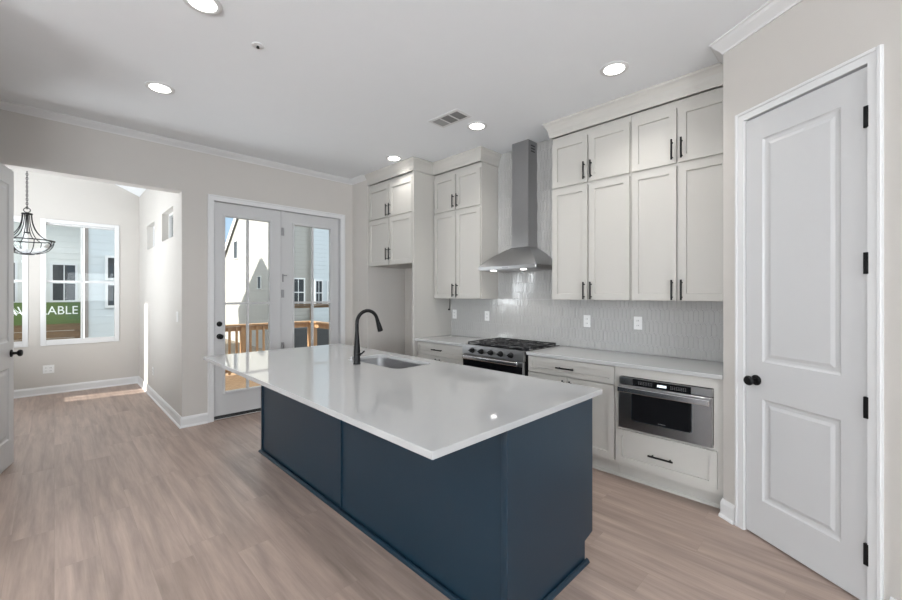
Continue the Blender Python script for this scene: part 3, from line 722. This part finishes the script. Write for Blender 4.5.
MB().tube([(ax_, ay_, KZ + .017), (ax_ + .03, ay_ + .002, KZ + .020), (ax_ + .05, ay_ + .004, KZ + .016)], .005, 10).build('spout', M_STEEL, aw, True)

# ------------------------------------------------------------------ wall plates
def plate_on(M, x, z, label, kind='outlet', group=None, w=.072, h=.116, gangs=1):
    """M: frame whose -y faces the room"""
    c = M @ Vector((x, 0, z))
    t = thing('power_outlet' if kind == 'outlet' else 'light_switch', label, 'outlet' if kind == 'outlet' else 'light switch', c, 'white power outlets' if kind == 'outlet' else None)
    W2 = w / 2 + (gangs - 1) * .023
    MB(M).box(x - W2, x + W2, -.006, -.0005, z - h / 2, z + h / 2, .002).build('cover_plate', M_PLATE, t)
    for g in range(gangs):
        gx = x + (g - (gangs - 1) / 2) * .046
        if kind == 'outlet':
            for s in (-1, 1):
                r_ = MB(M).box(gx - .016, gx + .016, -.0085, -.006, z + s * .021 - .014, z + s * .021 + .014, .001).build('receptacle', M_PLATE, t)
                MB(M).box(gx - .008, gx - .005, -.0089, -.0085, z + s * .021 - .006, z + s * .021 + .006).box(gx + .005, gx + .008, -.0089, -.0085, z + s * .021 - .006, z + s * .021 + .006).build('slot', M_SLOT, r_)
        else:
            MB(M).box(gx - .016, gx + .016, -.0095, -.006, z - .033, z + .033, .0015).build('rocker', M_PLATE, t)
    return t
MBK = MR(XW - .0075)
plate_on(MBK, -1.86, 1.18, 'white outlet on the tile nearer the hood, right of the range')
plate_on(MBK, -1.378, 1.185, 'white outlet on the tile nearer the pantry wall')
plate_on(MBK, -3.135, 1.182, 'white outlet on the tile just left of the range')
plate_on(MBK, -3.685, 1.185, 'white outlet in the tile corner against the tall side panel')
plate_on(MR(XW), -4.46, 1.19, 'white outlet on the bare wall inside the refrigerator recess')
MSR = MR(XO)
plate_on(MSR, -5.345, 1.19, 'white light switch beside the opening to the breakfast room', 'switch', gangs=1)
plate_on(MSR, -6.9, .37, 'white outlet low on the breakfast room side wall')
plate_on(Matrix.Translation((0, YF, 0)), -.06, .36, 'white double outlet plate under the breakfast room window', gangs=2)
tag(MB().tube([(3.66, 3.7505, 1.245), (3.66, 3.735, 1.245)], .011, 10).tube([(3.66, 3.738, 1.25), (3.662, 3.733, 1.30), (3.668, 3.735, 1.36), (3.668, 3.738, 1.3895)], .0035, 8).build('cable_stub', M_BLACK, smooth=True), 'short black cable hanging under the cabinet left of the hood', 'cable')

# ------------------------------------------------------------------ ceiling fittings
def recessed(x, y, label, power=3.8):
    t = thing('recessed_light', label, 'ceiling light', (x, y, CZ), 'round ceiling downlights')
    MB().lathe([(.098, 0), (.098, -.004), (.088, -.008), (.071, -.005)], (x, y, CZ - .0005), 'z', 32, True, False).build('trim_ring', M_TRIM, t, True)
    l = MB().lathe([(.070, -.0052), (.066, -.008), (.05, -.009)], (x, y, CZ - .0005), 'z', 32).build('lens', M_LENS, t, True)
    ld = bpy.data.lights.new('lamp', 'AREA'); ld.shape = 'DISK'; ld.size = .14; ld.energy = power; ld.color = (1, .98, .95); ld.spread = R(120)
    lo = bpy.data.objects.new('lamp', ld); COL.objects.link(lo); lo.parent = t; lo.location = (0, 0, -.014)
recessed(.590, 2.577, 'round ceiling downlight at the top edge, left of the sprinkler')
recessed(.595, 3.877, 'round ceiling downlight nearest the breakfast room opening')
recessed(2.885, 1.24, 'round ceiling downlight nearest the pantry door')
recessed(2.918, 2.597, 'round ceiling downlight right beside the ceiling vent')
recessed(2.900, 3.910, 'round ceiling downlight in front of the refrigerator cabinets', 1.6)
vt = thing('ceiling_vent', 'white rectangular ceiling air vent with three dark louvre panels', 'air vent', (2.6, 2.66, CZ))
va, vb = Vector((2.571, 2.845, 0)), Vector((2.507, 2.516, 0))
MV = Matrix.Translation((2.612, 2.665, CZ)) @ Matrix.Rotation(R(2), 4, 'Z')
MB(MV).box(-.105, .105, -.185, .185, -.007, -.0005, .003).build('frame', M_TRIM, vt)
for k in range(3):
    y = -.112 + k * .112
    MB(MV).box(-.07, .07, y - .045, y + .045, -.0085, -.007).build('louvre_panel', M_SHADOWGREY if k < 2 else mat('vent_light_grey', (.36, .36, .36), .6, noise=.05), vt)
sp = thing('sprinkler_head', 'small round fire sprinkler head on the ceiling between the downlights', 'sprinkler', (.951, 2.767, CZ))
MB().lathe([(.038, 0), (.037, -.004), (.024, -.006)], (.951, 2.767, CZ - .0003), 'z', 24).build('escutcheon', M_TRIM, sp, True)
MB().lathe([(.009, -.005), (.008, -.010), (.004, -.011), (.004, -.014), (.010, -.015), (.010, -.017)], (.951, 2.767, CZ - .0003), 'z', 14).build('nozzle', M_BLACK, sp, True)

# ------------------------------------------------------------------ pendant in the breakfast room
px, py = -.223, 6.7
pd = thing('pendant_light', 'black wire bell pendant light hanging in the breakfast room', 'pendant light', (px, py, 3.54))
MB().lathe([(.06, 0), (.06, -.018), (.012, -.03)], (px, py, 3.55), 'z', 24).build('canopy', M_BLACK, pd, True)
ch = MB(); z = 3.53; k = 0
while z > 2.435:
    loop = []; hgt = .030
    for i in range(13):
        a = 2 * math.pi * i / 12; dx = .008 * math.cos(a); dz = hgt / 2 * math.sin(a)
        loop.append((px + (dx if k % 2 else 0), py + (0 if k % 2 else dx), z - hgt / 2 + dz))
    ch.tube(loop, .0036, 6); z -= hgt - .006; k += 1
ch.build('chain', M_BLACK, pd, True)
MB().ring((px, py, 2.408), .027, .0042, 'y', 24, 8).build('loop', M_BLACK, pd, True)
MB().lathe([(.010, .006), (.046, 0), (.048, -.010), (.040, -.016)], (px, py, 2.372), 'z', 24).build('cap', M_BLACK, pd, True)
ZR = 2.062; RR = .230; nr = 8
for i in range(nr):
    a = 2 * math.pi * (i + .35) / nr; rb = []
    for t_ in [j / 14 for j in range(15)]:
        r_ = .040 + (RR - .040) * t_ ** 2.0; zz = 2.358 + (ZR - 2.358) * (1 - (1 - t_) ** 1.6); rb.append((px + r_ * math.cos(a), py + r_ * math.sin(a), zz))
    for j in range(1, 13):
        t_ = R(j * 90 / 13); r_ = RR * math.cos(t_) ** .8; zz = ZR - .160 * math.sin(t_); 
        if r_ > .05: rb.append((px + r_ * math.cos(a), py + r_ * math.sin(a), zz))
    MB().tube(rb, .0042, 8).build('rib', M_BLACK, pd, True)
MB().ring((px, py, ZR), RR, .0065).build('ring', M_BLACK, pd, True)
MB().ring((px, py, 1.903), .058, .006, n=24).build('bottom_ring', M_BLACK, pd, True)
MB().lathe([(.006, 0), (.006, -.20), (.026, -.205), (.030, -.215), (.014, -.22)], (px, py, 2.36), 'z', 16).build('stem', M_BLACK, pd, True)
MB().lathe([(.010, .0), (.010, -.02), (.016, -.035), (.013, -.055), (.004, -.068)], (px, py, 2.139), 'z', 16).build('bulb', M_PLATE, pd, True)
MB().lathe([((RR - .012) * math.cos(R(a)) ** .8, ZR - .152 * math.sin(R(a))) for a in range(0, 76, 6)], (px, py, 0), 'z', 32, False, False).build('glass_bowl', M_GLASS, pd, True)

# ------------------------------------------------------------------ outside: deck
tag(MB().box(1.13, 4.25, 5.30, 8.75, -.16, -.12).build('deck_floor', M_DECK), kind='structure')
def railing(name, label, x0, y0, x1, y1, zd=-.12, zt=.86, post=.09, mtl=M_DECK, sp=.125, nposts=3, bal=True):
    d = Vector((x1 - x0, y1 - y0, 0)); ln = d.length; d.normalize()
    M = Matrix(((d.x, -d.y, 0, x0), (d.y, d.x, 0, y0), (0, 0, 1, 0), (0, 0, 0, 1)))
    t = thing(name, label, 'railing', (x0, y0, zd), 'deck railings' if name == 'deck_railing' else None)
    for i in range(nposts):
        c = i * ln / (nposts - 1); MB(M).box(c - post / 2, c + post / 2, -post / 2, post / 2, zd, zt - .036, .004).build('post', mtl, t)
    MB(M).box(-.07, ln + .07, -.07, .07, zt - .036, zt, .004).build('cap_rail', mtl, t)
    MB(M).box(post / 2, ln - post / 2, -.02, .02, zt - .13, zt - .045).build('top_rail', mtl, t)
    MB(M).box(post / 2, ln - post / 2, -.02, .02, zd + .07, zd + .15).build('bottom_rail', mtl, t)
    if bal:
        n = int(ln / sp)
        for i in range(1, n):
            c = i * ln / n
            if x0 + d.x * c > 3.45 or min(abs(c - k * ln / (nposts - 1)) for k in range(nposts)) < .06: continue
            MB(M).box(c - .018, c + .018, -.055, -.02, zd + .03, zt - .05).build('baluster', mtl, t)
    return t
railing('deck_railing', 'orange wooden deck railing along the far edge of the deck', 1.25, 8.45, 4.0, 8.45)
railing('deck_railing', 'orange wooden deck railing running along the right side of the deck', 4.0, 5.55, 4.0, 8.26, nposts=3, bal=False)
railing('porch_railing', 'thin brown railing on the neighbouring porch behind the deck', 5.2, 12.6, 8.4, 12.6, .35, 1.13, .07, M_FENCE, .5, 5, False)
tag(MB().box(4.9, 8.6, 12.45, 13.6, -.7, .35).build('porch_platform', M_DARKWALL), 'dark grey porch base below the thin railing next door', 'porch')

# outside: ground and houses
tag(MB().quad((-40, 9, -.75), (60, 9, -.75), (60, 80, -.75), (-40, 80, -.75)).quad((1.2, 5.3, -.75), (60, 5.3, -.75), (60, 9, -.75), (1.2, 9, -.75)).build('ground', M_GROUND), kind='structure')
def ext_window(M, x, z, w, h, parent, grid=True, t=.05):
    f = MB(M)
    for a, b, c, d in ((x - w / 2 - t, x - w / 2, z - h / 2 - t, z + h / 2 + t), (x + w / 2, x + w / 2 + t, z - h / 2 - t, z + h / 2 + t), (x - w / 2, x + w / 2, z - h / 2 - t, z - h / 2), (x - w / 2, x + w / 2, z + h / 2, z + h / 2 + t)): f.box(a, b, -.04, .02, c, d)
    if grid: f.box(x - w / 2, x + w / 2, -.03, .01, z - .02, z + .02).box(x - .012, x + .012, -.02, .01, z - h / 2, z - .02).box(x - .012, x + .012, -.02, .01, z + .02, z + h / 2)
    f = f.build('window', M_EXTWHITE, parent)
    MB(M).box(x - w / 2, x + w / 2, -.012, .008, z - h / 2, z + h / 2).build('pane', M_EXTGLASS, f)
# A: cream gabled house whose sunlit end faces the deck
hA = thing('house', 'cream gabled house with sunlit end wall seen through the left french door', 'house', (6, 18, -.75), 'neighbouring houses')
prof = [(15, -.75), (24.5, -.75), (24.5, 1.3), (18, 6.65), (15, 4.25)]
prof = [(15, -.75), (25, -.75), (25, .95), (17.2, 7.3), (15, 5.5)]
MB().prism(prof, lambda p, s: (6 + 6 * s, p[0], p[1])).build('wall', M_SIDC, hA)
def slab(a, b, th, x0, x1, parent, nm, m):
    d = Vector((b[0] - a[0], b[1] - a[1])).normalized(); n = Vector((-d.y, d.x)); n = n if n.y > 0 else -n
    MB().prism([(a[0], a[1]), (b[0], b[1]), (b[0] + n.x * th, b[1] + n.y * th), (a[0] + n.x * th, a[1] + n.y * th)], lambda p, s: (x0 + (x1 - x0) * s, p[0], p[1])).build(nm, m, parent)
slab((25.4, .65), (17.2, 7.32), .10, 5.93, 12.2, hA, 'roof', M_SHINGLE); slab((17.2, 7.32), (14.95, 5.48), .10, 5.93, 12.2, hA, 'roof', M_SHINGLE)
slab((25.4, .46), (17.2, 7.13), .24, 5.90, 5.93, hA, 'rake_board', M_EXTWHITE)
ME = MR(6.0)
ext_window(ME, -20.25, 3.50, .50, .78, hA, False, .03); ext_window(ME, -17.25, 1.93, .34, .48, hA, False, .02)
for x, z in ((6.62, 1.52), (9.0, 1.52)): ext_window(Matrix.Translation((0, 15, 0)), x, z, .42, 1.0, hA)
# B: blue-grey house close on the right
hB = thing('house', 'blue grey siding house with paired windows seen through the right french door', 'house', (9.5, 15, -.75), 'neighbouring houses')
MB().box(7.04, 9.6, 14.60, 14.80, -.75, 6.5).build('wall', M_SIDB, hB)
MB().prism([(14.55, 6.5), (14.75, 6.5), (14.75, 6.8)], lambda p, s: (6.95 + 2.7 * s, p[0], p[1])).build('roof', M_SHINGLE, hB)
for x in (7.25, 7.76, 8.6): ext_window(Matrix.Translation((0, 14.60, 0)), x, 1.50, .24, .90, hB)
# C: white house behind the banner (its gable throws the shade on the cream house)
hC = thing('house', 'white siding house behind the green banner beyond the breakfast room', 'house', (-3, 19, -.75), 'neighbouring houses')
MB().prism([(15.2, -.75), (20.2, -.75), (20.2, 3.75), (17.7, 5.72), (15.2, 3.75)], lambda p, s: (-9 + 10 * s, p[0], p[1])).build('wall', M_SIDW, hC)
slab((14.9, 3.5), (17.7, 5.70), .12, -9.2, 1.1, hC, 'roof', M_SHINGLE); slab((17.7, 5.70), (20.5, 3.5), .12, -9.2, 1.1, hC, 'roof', M_SHINGLE)
MC = Matrix.Translation((0, 15.2, 0))
ext_window(MC, .19, 1.76, .44, .96, hC); ext_window(MC, -.95, 1.75, .46, 1.0, hC)
# D: pale blue house at the right of the window
hD = thing('house', 'pale blue grey siding house filling the right half of the breakfast window', 'house', (1.6, 12, -.75), 'neighbouring houses')
MB().box(.500, 2.85, 11.5, 13.2, -.75, 5.5).build('wall', M_SIDB, hD)
MB().box(.455, .515, 11.47, 11.53, -.75, 5.5).build('corner_board', mat('downspout_brown', (.30, .26, .24), .6, noise=.2, nscale=9), hD)
MB().prism([(11.2, 5.45), (13.5, 5.45), (12.35, 6.6)], lambda p, s: (.35 + 2.6 * s, p[0], p[1])).build('roof', M_SHINGLE, hD)
for z in (1.42, 2.02): ext_window(Matrix.Translation((0, 11.5, 0)), .92, z, .18, .44, hD, False)
# fence with the green banner
fe = thing('board_fence', 'brown horizontal board fence in front of the white house', 'fence', (-1.5, 14.3, -.75))
for k in range(11):
    MB().box(-4.5, .52, 14.12, 14.15, -.73 + k * .18, -.56 + k * .18).build('board', M_FENCE, fe)
for x in (-4.4, -3.2, -2.0, -.8, .42): MB().box(x - .05, x + .05, 14.15, 14.25, -.75, 1.24).build('post', M_FENCE, fe)
bn = thing('banner', 'green banner with white capital lettering hung on the board fence', 'banner', (-.6, 14.1, .74))
MB().box(-2.0, .51, 14.085, 14.112, .70, 1.245).build('sheet', M_GREENB, bn)
tc = bpy.data.curves.new('lettering', 'FONT'); tc.body = 'AVAILABLE'; tc.size = .30; tc.extrude = .002; tc.space_character = 1.02; tc.offset = .001
to = bpy.data.objects.new('lettering', tc); COL.objects.link(to)
dg = bpy.context.evaluated_depsgraph_get(); me = bpy.data.meshes.new_from_object(to.evaluated_get(dg)); bpy.data.objects.remove(to)
xs = [v.co.x for v in me.vertices]; ys = [v.co.y for v in me.vertices]
sx = (.43 + .80) / (max(xs) - min(xs)); sy = .205 / (max(ys) - min(ys))
me.transform(Matrix.Translation((-min(xs), -min(ys), 0))); me.transform(Matrix.Diagonal((sx, sy, 1, 1)))
me.transform(Matrix.Translation((-.80, 14.083, .94)) @ Matrix.Rotation(R(90), 4, 'X')); me.transform(Matrix.Translation(-Vector(bn.location)))
me.materials.clear(); me.materials.append(M_BTEXT)
lt = bpy.data.objects.new('lettering', me); COL.objects.link(lt); lt.parent = bn
